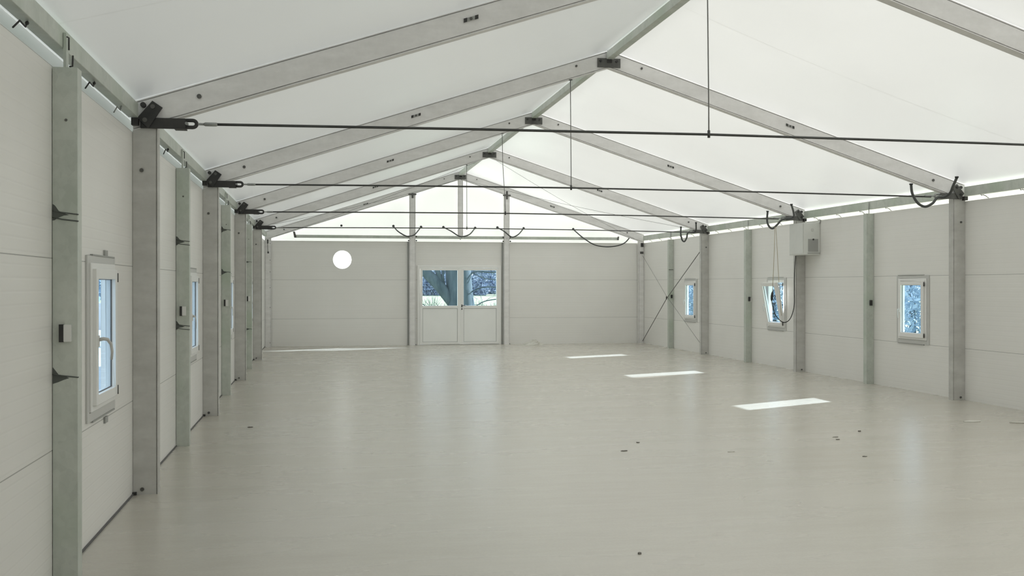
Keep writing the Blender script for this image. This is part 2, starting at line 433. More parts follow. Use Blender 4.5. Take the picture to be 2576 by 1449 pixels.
# ridge and eave purlins
bay = {0: 'nearest the camera', 1: 'between the first and second frame', 2: 'between the second and third frame', 3: 'between the third and fourth frame', 4: 'in the last bay before the end wall'}
for b in range(0, 5):
    ya, yb = F(b)+.052, F(b+1)-.096
    if b == 0: ya = YB+.02
    if b >= 1:
        tag(MB().box(4.955, 5.045, ya, yb, 4.43, 4.525).build('ridge_purlin', 'galvanised', None, (5, ya, 4.43), .004), 'galvanised ridge beam along the roof peak, %s' % bay[b], 'beam', 'galvanised ridge beams')
    tag(MB().box(-.02, .05, ya, yb, 2.80, 2.906).build('eave_purlin', 'galvanised', None, (.06, ya, 2.742), .004), 'galvanised eave beam above the left wall, %s' % bay[b], 'beam', 'galvanised eave beams on the left')
    if b >= 1: tag(MB().box(W-.05, W+.02, ya, yb, 2.765, 2.892).build('eave_purlin', 'galvanised', None, (W-.06, ya, 2.742), .004),
        'galvanised eave beam above the right wall, %s' % {0: 'outside the right edge', 1: 'reaching the right edge', 2: 'near side of the cabinet', 3: 'far side of the cabinet', 4: 'in the last bay'}[b], 'beam', 'galvanised eave beams on the right')

# eave brackets (steel knee plate with an arm for the tie rod)
def make_bracket():
    y0 = F(1); t = thing('knee_bracket', 'x', 'bracket', (0, y0, 2.72), 'black steel knee brackets')
    ya, yb = y0-.078, y0-.092
    q = [(.148, 2.930), (.222, 2.880), (.118, 2.722), (.040, 2.800)]
    MB().prism([(x, ya, z) for x, z in q], [(x, yb, z) for x, z in q]).build('plate', 'black_steel', t, bevel=.003)
    for x, z in ((.152, 2.885), (.095, 2.785)): MB().disc((x, yb, z), (0, -1, 0), .017, .008).build('bolt', 'plate_steel', t)
    MB().box(.06, .385, y0-.0775, y0-.0505, 2.728, 2.806).build('arm', 'black_steel', t, bevel=.003)
    MB().box(.30, .385, y0-.0505, y0+.03, 2.728, 2.742).build('arm_foot', 'black_steel', t)
    MB().box(.001, .05, y0-.11, y0-.0505, 2.745, 2.798).build('purlin_cleat', 'black_steel', t)
    MB().disc((.080, y0-.0505, 2.90), (0, -1, 0), .020, .03).build('cleat_bolt', 'black_steel', t)
    return t
br = make_bracket(); br['label'] = 'black knee bracket on top of the left column nearest the camera'
for k in (2, 3, 4): copytree(br, (0, F(k), 2.72), 0, 'black knee bracket on top of the left column, %s' % ['', '', 'second from the camera', 'third from the camera', 'fourth from the camera'][k])
def make_bracket_r():
    y0 = F(2); t = thing('knee_bracket', 'x', 'bracket', (W, y0, 2.72), 'dark steel knee brackets on the right')
    ya, yb = y0-.078, y0-.092
    q = [(.148, 2.930), (.222, 2.880), (.118, 2.722), (.040, 2.800)]
    MB().prism([(W-x, ya, z) for x, z in q], [(W-x, yb, z) for x, z in q]).build('plate', 'plate_steel', t, bevel=.003)
    for x, z in ((.152, 2.885), (.095, 2.785)): MB().disc((W-x, yb, z), (0, -1, 0), .017, .008).build('bolt', 'black_steel', t)
    MB().box(W-.385, W-.06, y0-.0775, y0-.0505, 2.728, 2.806).build('arm', 'plate_steel', t, bevel=.003)
    MB().box(W-.385, W-.30, y0-.0505, y0+.03, 2.728, 2.742).build('arm_foot', 'plate_steel', t)
    MB().box(W-.05, W-.001, y0-.11, y0-.0505, 2.71, 2.763).build('purlin_cleat', 'black_steel', t)
    MB().disc((W-.080, y0-.0505, 2.885), (0, -1, 0), .020, .03).build('cleat_bolt', 'black_steel', t)
    return t
br2 = make_bracket_r(); br2['label'] = 'dark knee bracket on the right column nearest the right edge of the photo'
copytree(br2, (W, F(3), 2.72), 0, 'dark knee bracket above the grey cabinet')
copytree(br2, (W, F(4), 2.72), 0, 'dark knee bracket on the right column nearest the end wall')

# tie rods and hangers
def make_rod(k, label):
    y0 = F(k)-.064; zl, zm, zr = 2.768, 2.792, 2.752
    t = thing('tie_rod', label, 'tie rod', (.43, y0, zl), 'steel tie rods spanning the hall')
    MB().tube([(.52, y0, zl), (2.5, y0, zl+.016), (4.5, y0, zm), (7, y0, zm-.012), (W-.52, y0, zr)], .0105, 10).build('rod', 'rod_steel', t)
    for sx in (1, -1):
        X = (lambda a: a) if sx == 1 else (lambda a: W-a)
        zz = zl if sx == 1 else zr+.012
        sh = MB()
        pts = [(X(.385), y0, zz+.026)]+[(X(.435+.028*math.sin(a)), y0, zz+.026*math.cos(a)) for a in [PI*i/8 for i in range(9)]]+[(X(.385), y0, zz-.026)]
        sh.tube(pts, .014, 8); sh.build('shackle', 'black_steel' if sx == 1 else 'zinc_light', t)
        MB().tube([(X(.392), y0-.03, zz), (X(.392), y0+.03, zz)], .012, 8).build('shackle_pin', 'zinc_light', t)
        MB().tube([(X(.455), y0, zz), (X(.52), y0, zz)], .009, 8).build('threaded_end', 'zinc_light', t)
        nb = MB().tube([(X(.515), y0, zz), (X(.525), y0, zz), (X(.605), y0, zz), (X(.615), y0, zz)], [.010, .015, .015, .010], 8)
        nb.build('turnbuckle', 'zinc_light', t)
    return t
make_rod(1, 'dark tie rod nearest the camera, running out of the right edge of the photo')
make_rod(2, 'dark tie rod second from the camera, across the hall')
make_rod(3, 'dark tie rod third from the camera, across the hall')
make_rod(4, 'thin dark tie rod fourth from the camera, just before the end gable')
hl = {1: 'long thin hanger rod nearest the camera, holding up the nearest tie rod', 2: 'thin hanger rod holding up the second tie rod', 3: 'thin slightly bent hanger rod holding up the third tie rod', 4: 'thin hanger rod holding up the tie rod before the end gable'}
for k in range(1, 5):
    x = 4.5; y0 = F(k)-.064; t = thing('hanger_rod', hl[k], 'hanger rod', (x, y0, 2.79), 'hanger rods of the tie rods')
    b = {1: 0, 2: 0, 3: .05, 4: 0}[k]
    MB().tube([(x-b, y0+.04, zlow(x)+.0), (x-b*.8, y0+.02, 3.6), (x-b*.1, y0+.002, 3.0), (x, y0, 2.80)], .0055, 8).build('rod', 'wire', t)
    MB().tube([(x, y0, 2.765), (x, y0, 2.825)], .012, 8).build('clamp', 'rod_steel', t)
    MB().box(x-b-.02, x-b+.02, F(k)-.05, F(k)-.01, zlow(x)-.012, zlow(x)-.001).build('top_lug', 'plate_steel', t)

# ------------------------------------------------------------------ galvanised intermediate posts
def make_post():
    y0 = Y(.5)+.05; t = thing('galvanised_post', 'x', 'post', (0, y0, 0), 'galvanised posts on the left wall')
    w, hv = .126, .05
    o = [(.003, -hv), (w, -hv), (w, hv), (.003, hv), (.003, hv-.004), (w-.004, hv-.004), (w-.004, -hv+.004), (.003, -hv+.004)]
    MB().prism([(u, y0+v, 0) for u, v in o], [(u, y0+v, 2.695) for u, v in o]).build('post_shaft', 'galvanised', t)
    MB().box(.004, w-.005, y0-hv+.005, y0+hv-.005, 2.672, 2.690).build('end_cap', 'galvanised', t)
    MB().box(.052, .066, y0-.028, y0+.028, 2.696, 2.88).build('top_strap', 'galvanised', t)
    MB().tube([(.067, y0-.02, 2.86), (.078, y0-.02, 2.855), (.078, y0-.02, 2.79)], .004, 6).build('strap_hook', 'black_steel', t)
    MB().tube([(.085, y0-.045, 2.699), (.10, y0-.04, 2.703), (.10, y0-.03, 2.76)], .005, 6).build('top_clip', 'black_steel', t)
    s = MB().box(.038, .060, y0-hv-.022, y0-hv, 1.264, 1.356).build('sensor_base', 'sensor_black', t)
    MB().box(.0605, .097, y0-hv-.020, y0-hv, 1.266, 1.354).build('sensor_cover', 'sensor_white', s)
    MB().disc((.07, y0-hv, 2.42), (0, -1, 0), .007, .004).build('screw', 'plate_steel', t)
    return t, y0
po, PY0 = make_post()
def ties(t, y, zs, right=False):
    # wire ties with a dark smear, given as (z, strands)
    X = (lambda a: W-a) if right else (lambda a: a)
    for z, n in zs:
        for s_ in range(n):
            zz = z-.035*s_
            MB().tube([(X(.004), y-.0515, zz+.012), (X(.05), y-.052, zz+.003), (X(.1265), y-.052, zz-.006), (X(.1285), y-.045, zz-.006)], .0035, 6).build('wire_tie', 'stain', t)
        rr_ = random.Random(z); j = lambda: rr_.uniform(-.005, .005)
        pts = [(.004, z+.045+j()), (.016, z+.036+j()), (.034, z+.012+j()), (.06, z+j()), (.085, z-.010), (.06, z-.016+j()), (.03, z-.026+j()), (.014, z-.038+j()), (.004, z-.042+j())]
        MB().prism([(X(a), y-.0503, b) for a, b in pts], [(X(a), y-.0512, b) for a, b in pts]).build('dark_smear', 'stain', t)
names = {0: 'greenish galvanised post nearest the camera at the left edge', 1: 'greenish galvanised post second from the camera on the left wall', 2: 'greenish galvanised post third from the camera on the left wall', 3: 'greenish galvanised post fourth from the camera on the left wall'}
for i in range(4):
    y = PY0+i*D
    t = po if i == 0 else copytree(po, (0, y, 0), 0, names[i])
    t['label'] = names[i]
posts_l = [o for o in C.objects if o.name.startswith('galvanised_post')]
# ties differ from post to post, so they are added after copying
def ties_local(t, y, zs):
    WORLD[t.name] = Vector((0, y, 0)); ties(t, y, zs)
ties_local(posts_l[0], PY0, [(1.935, 2), (1.085, 1)])
ties_local(posts_l[1], PY0+D, [(1.99, 2), (1.17, 2)])
ties_local(posts_l[2], PY0+2*D, [(2.35, 1), (1.75, 1)])
ties_local(posts_l[3], PY0+3*D, [(2.0, 1), (.75, 1)])
# right posts
def make_post_r(k, label):
    y0 = Y(k)+.05; t = thing('galvanised_post', label, 'post', (W, y0, 0), 'galvanised posts on the right wall')
    w, hv = .126, .05
    o = [(W-.003, -hv), (W-w, -hv), (W-w, hv), (W-.003, hv)]
    MB().prism([(u, y0+v, 0) for u, v in o], [(u, y0+v, 2.695) for u, v in o]).build('post_shaft', 'galvanised', t)
    MB().tube([(W-.060, y0, 2.696), (W-.060, y0, 2.88)], .006, 8).build('top_strap', 'zinc_light', t)
    MB().box(W-.075, W-.035, y0-hv-.022, y0-hv, 1.24, 1.325).build('sensor_base', 'sensor_black', t)
    return t
make_post_r(2.5, 'greenish galvanised post on the right wall beside the near window')
p2 = make_post_r(3.5, 'greenish galvanised post on the right wall beside the tilted open window')
MB().box(W-.033, W-.015, p2.location.y-.062, p2.location.y-.05, 1.22, 1.30).build('sensor_cover', 'sensor_white', p2)
p3 = make_post_r(4.5, 'greenish galvanised post on the right wall crossed by the bracing wires')
MB().tube([(W-.13, p3.location.y-.055, 1.95), (W-.02, p3.location.y-.055, 1.95)], .006, 6).build('wire_tie', 'stain', p3)

# hooks under the eave beams
def hook_mesh(X, y, z, r_, mat, big):
    m = MB()
    if big: m.tube([(X(.02), y+.12, z-.002), (X(.02), y+.085, z-.035), (X(.012), y+.02, z-.022), (X(.006), y-.07, z-.075)], r_, 6); m.ball((X(.02), y+.11, z-.012), .010, 8, 5)
    else: m.tube([(X(.03), y+.06, z-.001), (X(.03), y+.05, z-.018), (X(.028), y+.02, z-.012), (X(.012), y-.02, z-.03), (X(.006), y-.05, z-.055), (X(.006), y-.07, z-.060)], r_, 6)
    return m
for i, (y, l) in enumerate(((5.203, 'black T-hook under the left eave beam, at the upper left corner of the photo'), (6.713, 'black T-hook under the left eave beam, right of the nearest galvanised post'),
                            (7.60, 'bright bolt-like hook under the left eave beam, against the nearest bracket'), (9.916, 'dark hook under the left eave beam between first column and second galvanised post'))):
    tag(hook_mesh(lambda a: a, y, 2.80, .0045, 'black_steel' if i != 2 else 'zinc_light', True).build('eave_hook', 'black_steel' if i != 2 else 'zinc_light', None, (.06, y, 2.72)), l, 'hook', 'hooks under the left eave beam')
ys = [11.06, 11.87, 12.67, 14.20, 15.08, 15.88, 16.67, 17.50, 19.0, 19.88, 20.67, 21.5, 22.25, 23.8, 24.6, 25.4, 26.2, 27.0]
def where(y):
    segs = [(F(2), 'under the right eave beam, at the right edge'), (Y(2.5)+.05, 'under the right eave beam, between near column and near galvanised post'), (F(3), 'under the right eave beam, between near galvanised post and cabinet'),
            (Y(3.5)+.05, 'under the right eave beam, between cabinet and middle galvanised post'), (F(4), 'under the right eave beam, just beyond the middle galvanised post'), (F(5), 'under the right eave beam, in the last bay')]
    for j, (lim, w) in enumerate(segs):
        if y < lim: return j, w
cnt = {}
for y in ys:
    j, w = where(y); cnt[j] = cnt.get(j, 0)+1
    o_ = {1: 'nearest', 2: 'second', 3: 'third', 4: 'fourth', 5: 'fifth'}[cnt[j]]
    tag(hook_mesh(lambda a: W-a, y, 2.765, .0045, 'wire', False).build('eave_hook', 'wire', None, (W-.06, y, 2.72)), '%s thin wire hook %s' % (o_, w), 'hook', 'wire hooks under the right eave beam')

# ------------------------------------------------------------------ gable posts, gable beam
def gpost(x0, x1, zb, name, label, clipx=True):
    xm = (x0+x1)/2; y0 = F(5); t = thing('gable_post', label, 'post', (xm, y0, zb), 'aluminium posts at the end wall')
    P = ring_profile(x0, x1, .05)
    top = lambda u: zlow(u)-.001
    MB().prism([(u, y0+v, zb) for u, v in P], [(u, y0+v, top(u)) for u, v in P]).build('post_shaft', 'aluminium_rafter', t)
    if zb < .1:
        MB().box(x0-.045, x0+.03, y0+.0505, y0+.066, 0.001, 2.695).build('edge_channel', 'label_grey', t)
        zt = zlow(xm)
        MB().box(xm-.022, xm+.026, y0-.066, y0-.0505, zt-.10, zt+.03 if xm < 5 else zt+.11).build('top_clip', 'plate_steel', t)
        MB().box(xm-.105, xm+.10, y0-.070, y0-.0505, zt-.02, zt+.018).build('cross_plate', 'plate_steel', t)
        for sx, xx in ((-1, x0), (1, x1)):
            for zz in (2.72, 2.83): MB().ball((xx+sx*.022, y0-.045, zz), .02, 8, 6).build('knob', 'black_steel', t)
        MB().disc((xm, y0-.042, 2.80), (0, -1, 0), .008, .01).build('bolt', 'plate_steel', t)
        MB().box(x1-.004, x1+.018, y0-.03, y0+.02, 0.001, .03).build('foot_cleat', 'plate_steel', t)
    else:
        MB().box(xm-.012, xm+.012, y0-.02, y0+.02, zb-.10, zb).build('foot_tab', 'galvanised', t)
        MB().tube([(x1-.01, y0-.055, zb+.02), (x1-.006, y0-.06, zb-.07)], .012, 8).build('white_plug', 'pvc_white', t)
gpost(3.665, 3.822, 0, '', 'tall aluminium post left of the double door')
gpost(6.155, 6.303, 0, '', 'tall aluminium post right of the double door')
gpost(4.935, 5.065, 2.852, '', 'short aluminium post above the double door up to the gable peak')
for x0, x1, l in ((.733, 3.662, 'left length of galvanised beam below the end gable'), (3.825, 6.152, 'middle length of galvanised beam above the double door'), (6.306, 9.29, 'right length of galvanised beam below the end gable')):
    t = thing('gable_beam', l, 'beam', (x0, F(5), 2.775), 'galvanised beams below the end gable')
    MB().box(x0, x1, F(5)-.03, F(5)+.03, 2.775, 2.85).build('beam', 'galvanised', t, bevel=.004)
    if x0 < 1: MB().prism([(x0-.03, F(5)-.04, 2.93), (x0+.02, F(5)-.04, 2.93), (x0+.06, F(5)-.04, 2.775), (x0, F(5)-.04, 2.775)], [(x0-.03, F(5)-.0305, 2.93), (x0+.02, F(5)-.0305, 2.93), (x0+.06, F(5)-.0305, 2.775), (x0, F(5)-.0305, 2.775)]).build('end_clip', 'plate_steel', t)
    if x1 > 9: MB().prism([(x1-.05, F(5)-.04, 2.775), (x1, F(5)-.04, 2.775), (x1+.01, F(5)-.04, 2.87), (x1-.03, F(5)-.04, 2.87)], [(x1-.05, F(5)-.0305, 2.775), (x1, F(5)-.0305, 2.775), (x1+.01, F(5)-.0305, 2.87), (x1-.03, F(5)-.0305, 2.87)]).build('end_clip', 'plate_steel', t)

# ------------------------------------------------------------------ bracing wires
tube1 = lambda pts, r_: MB().tube(pts, r_, 6)
ya, yb = F(4)+.06, F(5)-.06
for pts, r_, l in (([(W-.05, yb, 2.36), (W-.14, (ya+yb)/2+.1, 1.30), (W-.05, ya, .10)], .004, 'thin bracing wire on the right wall, falling toward the camera'),
                   ([(W-.05, ya, 2.48), (W-.16, (ya+yb)/2, 1.24), (W-.05, yb, .06)], .009, 'thicker bracing wire on the right wall, rising toward the camera')):
    t = thing('bracing_wire', l, 'wire', pts[-1], 'bracing wires in the last bay')
    tube1(pts, r_).build('wire', 'wire', t)
    if r_ > .005: MB().ball((W-.168, (ya+yb)/2, 1.25), .028, 8, 6, (.6, .6, 1.6)).build('tensioner', 'black_steel', t)
for s_, sl in ((-1, 'left'), (1, 'right')):
    for a, b, l in ((ya, yb, 'starting at the fourth frame peak'), (yb, ya, 'starting at the gable peak')):
        pts = []
        for i in range(11):
            q = i/10; x = 5+s_*(.12+4.6*q); pts.append((x, a+(b-a)*q, ztop(x)-.20-.06*math.sin(PI*q)))
        t = tag(tube1(pts, .0035).build('bracing_wire', 'wire', None, pts[0]), 'thin roof bracing wire on the %s slope, %s' % (sl, l), 'wire', 'bracing wires in the last bay')

# ------------------------------------------------------------------ sagging hoses / bungees
def bez(pts, n=10):
    pts = [Vector(p) for p in pts]; out = []
    for i in range(len(pts)-1):
        p0 = pts[max(i-1, 0)]; p1 = pts[i]; p2 = pts[i+1]; p3 = pts[min(i+2, len(pts)-1)]
        for k in range(n):
            t = k/n; out.append(.5*((2*p1)+(-p0+p2)*t+(2*p0-5*p1+4*p2-p3)*t*t+(-p0+3*p1-3*p2+p3)*t**3))
    out.append(pts[-1]); return out
def gable_hose(pts, label):
    ygb = YE+.115; n = len(pts); P = []
    for i, (x, z) in enumerate(pts):
        e = min(i, n-1-i)/((n-1)/2); P.append((x, ygb-.045-.31*math.sin(e*PI/2)**.5 if 0 < i < n-1 else ygb-.01, z))
    t = thing('sagging_hose', label, 'hose', P[0], 'dark hoses hanging from the end gable')
    MB().tube(bez(P), .016, 10).build('hose', 'hose_dark', t)
    for p in (P[0], P[-1]): MB().ball((p[0], p[1]-.02, p[2]), .034, 10, 6, (1, .5, 1)).build('end_eyelet', 'dark_rubber', t)
gable_hose([(3.264, 3.105), (3.36, 2.96), (3.55, 2.84), (3.66, 2.832), (3.80, 2.88), (3.985, 3.09)], 'sagging dark hose in front of the post left of the door')
gable_hose([(4.574, 3.09), (4.75, 2.97), (4.93, 2.85), (5.06, 2.835), (5.24, 2.90), (5.417, 3.078)], 'sagging dark hose in front of the short middle post above the door')
gable_hose([(6.013, 3.095), (6.15, 2.98), (6.30, 2.85), (6.40, 2.835), (6.55, 2.92), (6.721, 3.08)], 'sagging dark hose in front of the post right of the door')
gable_hose([(8.079, 3.07), (8.30, 2.82), (8.62, 2.63), (9.04, 2.595), (9.42, 2.69), (9.71, 2.93)], 'longest sagging dark hose, hanging at the right end of the gable')
tag(MB().ball((1.925, YE+.095, 3.105), .03, 10, 6, (1, .5, 1)).build('eyelet', 'dark_rubber', None, (1.925, YE+.095, 3.105)), 'single black eyelet high on the left of the end gable', 'eyelet')
def eave_hose(k, pts, label):
    t = thing('sagging_hose', label, 'hose', (pts[0][0], F(k)+pts[0][1], pts[0][2]), 'dark hoses at the right eave')
    P = [(x, F(k)+y, z) for x, y, z in pts]
    MB().tube(bez(P), .0175, 10).build('hose', 'hose_dark', t)
    for p in (P[0], P[-1]): MB().tube([(p[0], p[1], p[2]), (p[0], p[1], p[2]+.018)], .024, 10).build('end_collar', 'dark_rubber', t)
eave_hose(2, [(9.137, -.15, 2.90), (9.15, -.16, 2.78), (9.22, -.17, 2.66), (9.32, -.18, 2.61), (9.43, -.18, 2.655), (9.51, -.17, 2.735), (9.61, -.17, 2.745), (9.65, -.24, 2.79), (9.58, -.42, 2.87), (9.45, -.70, 2.945)], 'thick dark hose looping over the bracket of the right column nearest the camera')
eave_hose(3, [(9.232, -.15, 2.87), (9.22, -.16, 2.70), (9.26, -.17, 2.60), (9.32, -.18, 2.575), (9.40, -.18, 2.64), (9.50, -.18, 2.735), (9.66, -.17, 2.76), (9.70, -.22, 2.79), (9.58, -.45, 2.87), (9.43, -.70, 2.955)], 'dark hose looping over the bracket above the grey cabinet')
eave_hose(4, [(9.307, -.15, 2.854), (9.30, -.16, 2.70), (9.33, -.17, 2.57), (9.38, -.18, 2.54), (9.43, -.18, 2.62), (9.46, -.18, 2.73), (9.58, -.18, 2.745), (9.63, -.22, 2.78), (9.46, -.70, 2.92)], 'dark hose looping over the bracket nearest the far right corner')

# ------------------------------------------------------------------ windows
def make_window(idx, yc, side, hand, label, tilt=0):
    dz = LZ if side < 0 else 0
    """side -1 left wall, +1 right; hand = direction along y of the handle side"""
    X = (lambda a: a) if side < 0 else (lambda a: W-a)      # a = metres into the room
    def bx(a0, a1, y0, y1, z0, z1):
        x0, x1 = sorted((X(a0), X(a1))); y0, y1 = sorted((y0, y1)); return (x0, x1, y0, y1, z0+dz, z1+dz)
    t = thing('window_%d' % idx, label, 'window', (X(0), yc, .7), None, 'structure')
    def frame(y0, y1, z0, z1, wdt, a0, a1):
        m = MB(); m.box(*bx(a0, a1, y0, y0+wdt, z0, z1)); m.box(*bx(a0, a1, y1-wdt, y1, z0, z1))
        m.box(*bx(a0, a1, y0+wdt, y1-wdt, z0, z0+wdt)); m.box(*bx(a0, a1, y0+wdt, y1-wdt, z1-wdt, z1)); return m
    # flashing around the opening
    frame(yc-.435, yc+.435, .70, 1.705, .055, .0, .012).build('window_trim', 'pvc_grey', t, bevel=.002)
    frame(yc-.379, yc+.379, .76, 1.66, .045, -.06, .022).build('window_frame', 'pvc_white', t, bevel=.002)
    for z0_, z1_ in ((.690, .700), (1.705, 1.714)): MB().box(*bx(0, .016, yc-.30, yc+.40, z0_, z1_)).build('shadow_strip', 'label_grey', t)  # thin grey strips stand in for shadow lines above and below the trim
    # sash
    sp = yc-.335, yc+.335
    sash = frame(sp[0], sp[1], .795, 1.625, .062, -.02, .045)
    pane = MB().box(*bx(.010, .014, sp[0]+.06, sp[1]-.06, .855, 1.565))
    seal = frame(sp[0]+.060, sp[1]-.060, .855, 1.565, .006, .012, .020)
    yh = yc+hand*.305
    base = MB().box(*bx(.045, .055, yh-.014, yh+.014, 1.15, 1.22))
    lever = MB().tube([(X(.055), yh, 1.195), (X(.078), yh, 1.20), (X(.100), yh-hand*.01, 1.195), (X(.115), yh-hand*.03, 1.165), (X(.120), yh-hand*.04, 1.12), (X(.115), yh-hand*.045, 1.07)], [.012, .011, .011, .010, .009, .008], 8)
    lever.v = [v+Vector((0, 0, dz)) for v in lever.v]
    if side < 0 and idx > 1: lever.v = [Vector((.055+(v.x-.055)*.45, yh+(v.y-yh)*.8, v.z)) for v in lever.v]
    if side > 0: lever.v = [Vector((W-(.055+(W-v.x-.055)*.6), yh+(v.y-yh)*.8, v.z)) for v in lever.v]
    rot = None
    if tilt:
        piv = Vector((X(0), yc, .80)); ang = -tilt if side > 0 else tilt
        rot = Matrix.Translation(piv) @ Matrix.Rotation(ang, 4, 'Y') @ Matrix.Translation(-piv)
        for m in (sash, pane, seal, base, lever): m.xf(rot)
    s = sash.build('window_sash', 'pvc_white', t, bevel=.003)
    pane.build('window_pane', 'pane_glass', s); seal.build('pane_seal', 'gasket', s)
    h = base.build('handle_plate', 'pvc_white', s); lever.build('handle', 'pvc_grey', s)
    for zz in (.83, 1.575):
        MB().tube([(X(.040), yc-hand*.347, zz+dz-.03), (X(.040), yc-hand*.347, zz+dz+.03)], .010, 8).build('hinge', 'plate_steel', t)
    if tilt:
        p = rot @ Vector((X(.0), yc-hand*.30, 1.58)); MB().box(*[v for v in (min(p.x, X(0)), max(p.x, X(0)), p.y-.01, p.y+.01, 1.565, 1.575)]).build('stay_arm', 'plate_steel', t)
    return t
wl = ['narrow white window on the left wall nearest the camera, with curved handle', 'narrow white window on the left wall between first and second column', 'sliver of window on the left wall between second and third column', 'sliver of window on the left wall between third and fourth column']
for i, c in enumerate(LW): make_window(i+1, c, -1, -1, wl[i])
wr = ['closed small window on the right wall nearest the right edge of the photo', 'small window on the right wall tilted open beside the cabinet', 'small closed window on the right wall nearest the end wall']
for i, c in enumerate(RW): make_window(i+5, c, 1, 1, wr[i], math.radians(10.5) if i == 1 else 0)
# small drain clips above and below the nearest window
wn = [o for o in C.objects if o.name == 'window_1'][0]
for z in (1.765, .69):
    MB().box(0, .012, LW[0]+.10, LW[0]+.19, z-.02, z+.02).build('wall_clip', 'label_grey', wn)

# ------------------------------------------------------------------ double door
DY = YE
d = thing('door_1', 'white double door with glazed upper halves in the end wall', 'door', (4.99, DY, 0), None, 'structure')
def bar(m, x0, x1, z0, z1, y0=DY-.03, y1=DY+.05): m.box(x0, x1, y0, y1, z0, z1)
m = MB(); bar(m, 3.88, 3.945, 0, 2.08); bar(m, 6.03, 6.095, 0, 2.08); bar(m, 3.945, 6.03, 2.015, 2.08); bar(m, 3.945, 6.03, 0, .018)
m.build('door_frame', 'pvc_white', d, bevel=.003)
for x0, x1, gx0, gx1, side in ((3.95, 5.008, 4.012, 4.930, 'left'), (5.014, 6.025, 5.094, 5.992, 'right')):
    gx1 = min(gx1, x1-.03)
    m = MB()
    if side == 'right': gx1 = 5.965
    Y0, Y1_ = DY-.045, DY+.02
    bar(m, x0, gx0, .022, 2.01, Y0, Y1_); bar(m, gx1, x1, .022, 2.01, Y0, Y1_)
    bar(m, gx0, gx1, 1.953, 2.01, Y0, Y1_); bar(m, gx0, gx1, .955, 1.026, Y0, Y1_); bar(m, gx0, gx1, .022, .075, Y0, Y1_)
    lf = m.build('door_leaf', 'pvc_white', d, bevel=.003)
    MB().box(gx0, gx1, DY-.012, DY-.008, 1.026, 1.953).build('door_pane', 'pane_glass', lf)
    MB().box(gx0+.008, gx1-.008, DY-.036, DY-.012, .083, .947).build('lower_panel', 'door_panel', lf)
    g_ = MB()
    for a, b, c_, e in ((gx0, gx0+.008, .075, .955), (gx1-.008, gx1, .075, .955), (gx0+.008, gx1-.008, .947, .955), (gx0+.008, gx1-.008, .075, .083)): g_.box(a, b, DY-.040, DY-.034, c_, e)
    g_.build('panel_seal', 'label_grey', lf)
    if side == 'right':
        MB().tube([(5.045, DY-.045, 1.03), (5.045, DY-.09, 1.03), (5.06, DY-.10, 1.03), (5.155, DY-.10, 1.03)], .010, 8).build('door_handle', 'plate_steel', lf)
        MB().box(5.03, 5.06, DY-.052, DY-.045, .985, 1.055).build('handle_plate', 'plate_steel', lf)
        MB().disc((5.045, DY-.045, .94), (0, -1, 0), .017, .012).build('lock_cylinder', 'black_steel', lf)

# ------------------------------------------------------------------ electrical cabinet with cables
cb = thing('electrical_cabinet', 'pale grey electrical cabinet fixed high on the right wall above a column', 'cabinet', (9.83, 17.65, 2.09))
MB().box(9.69, 9.997, 17.37, 17.95, 2.095, 2.655).build('cabinet_body', 'cabinet_grey', cb, bevel=.006)
MB().box(9.683, 9.689, 17.39, 17.93, 2.115, 2.635).build('cabinet_door', 'cabinet_grey', cb, bevel=.002)
MB().box(9.77, 9.955, 17.362, 17.369, 2.15, 2.37).build('grille_plate', 'label_grey', cb)
MB().disc((9.862, 17.362, 2.362), (0, -1, 0), .014, .014).build('lock_knob', 'black_steel', cb)
MB().disc((9.85, 17.369, 2.53), (0, -1, 0), .026, .006).build('round_boss', 'pvc_grey', cb)
MB().box(9.76, 9.99, 17.36, 17.3695, 2.118, 2.128).build('lower_lip', 'label_grey', cb)
MB().tube([(9.985, 17.36, 2.64), (9.985, 17.33, 2.70), (9.985, 17.40, 2.71)], .008, 8).build('conduit_bend', 'label_grey', cb)
yc_ = 17.80
cab = thing('power_cable', 'black cable with inline connector looping beside the tilted window', 'cable', (9.309, yc_, 1.30))
MB().tube(bez([(9.285, yc_, 1.335), (9.295, yc_, 1.22), (9.34, yc_, 1.07), (9.42, yc_, .955), (9.51, yc_, .90), (9.60, yc_, .925), (9.67, yc_, 1.03), (9.715, yc_, 1.22), (9.74, yc_+.05, 1.45), (9.765, yc_+.1, 1.75), (9.79, yc_+.11, 2.09)]), .0075, 8).build('cable', 'cord_black', cab)
MB().tube([(9.284, yc_, 1.28), (9.286, yc_, 1.31), (9.29, yc_, 1.37), (9.296, yc_, 1.42), (9.30, yc_, 1.45)], [.010, .020, .024, .018, .008], 10).build('connector', 'cord_black', cab)
MB().tube([(9.30, yc_, 1.44), (9.312, yc_, 1.7), (9.335, yc_, 2.2), (9.345, yc_, 2.60)], .006, 8).build('upper_cord', 'cord_beige', cab)
crd = thing('hanging_cord', 'beige cord hanging from the eave hose past the tilted window', 'cord', (9.42, yc_, .95))
MB().tube(bez([(9.350, yc_-.03, 2.60), (9.375, yc_-.03, 2.2), (9.40, yc_-.03, 1.75), (9.43, yc_-.03, 1.35), (9.455, yc_-.03, 1.02)]), .0055, 8).build('cord', 'cord_beige', crd)

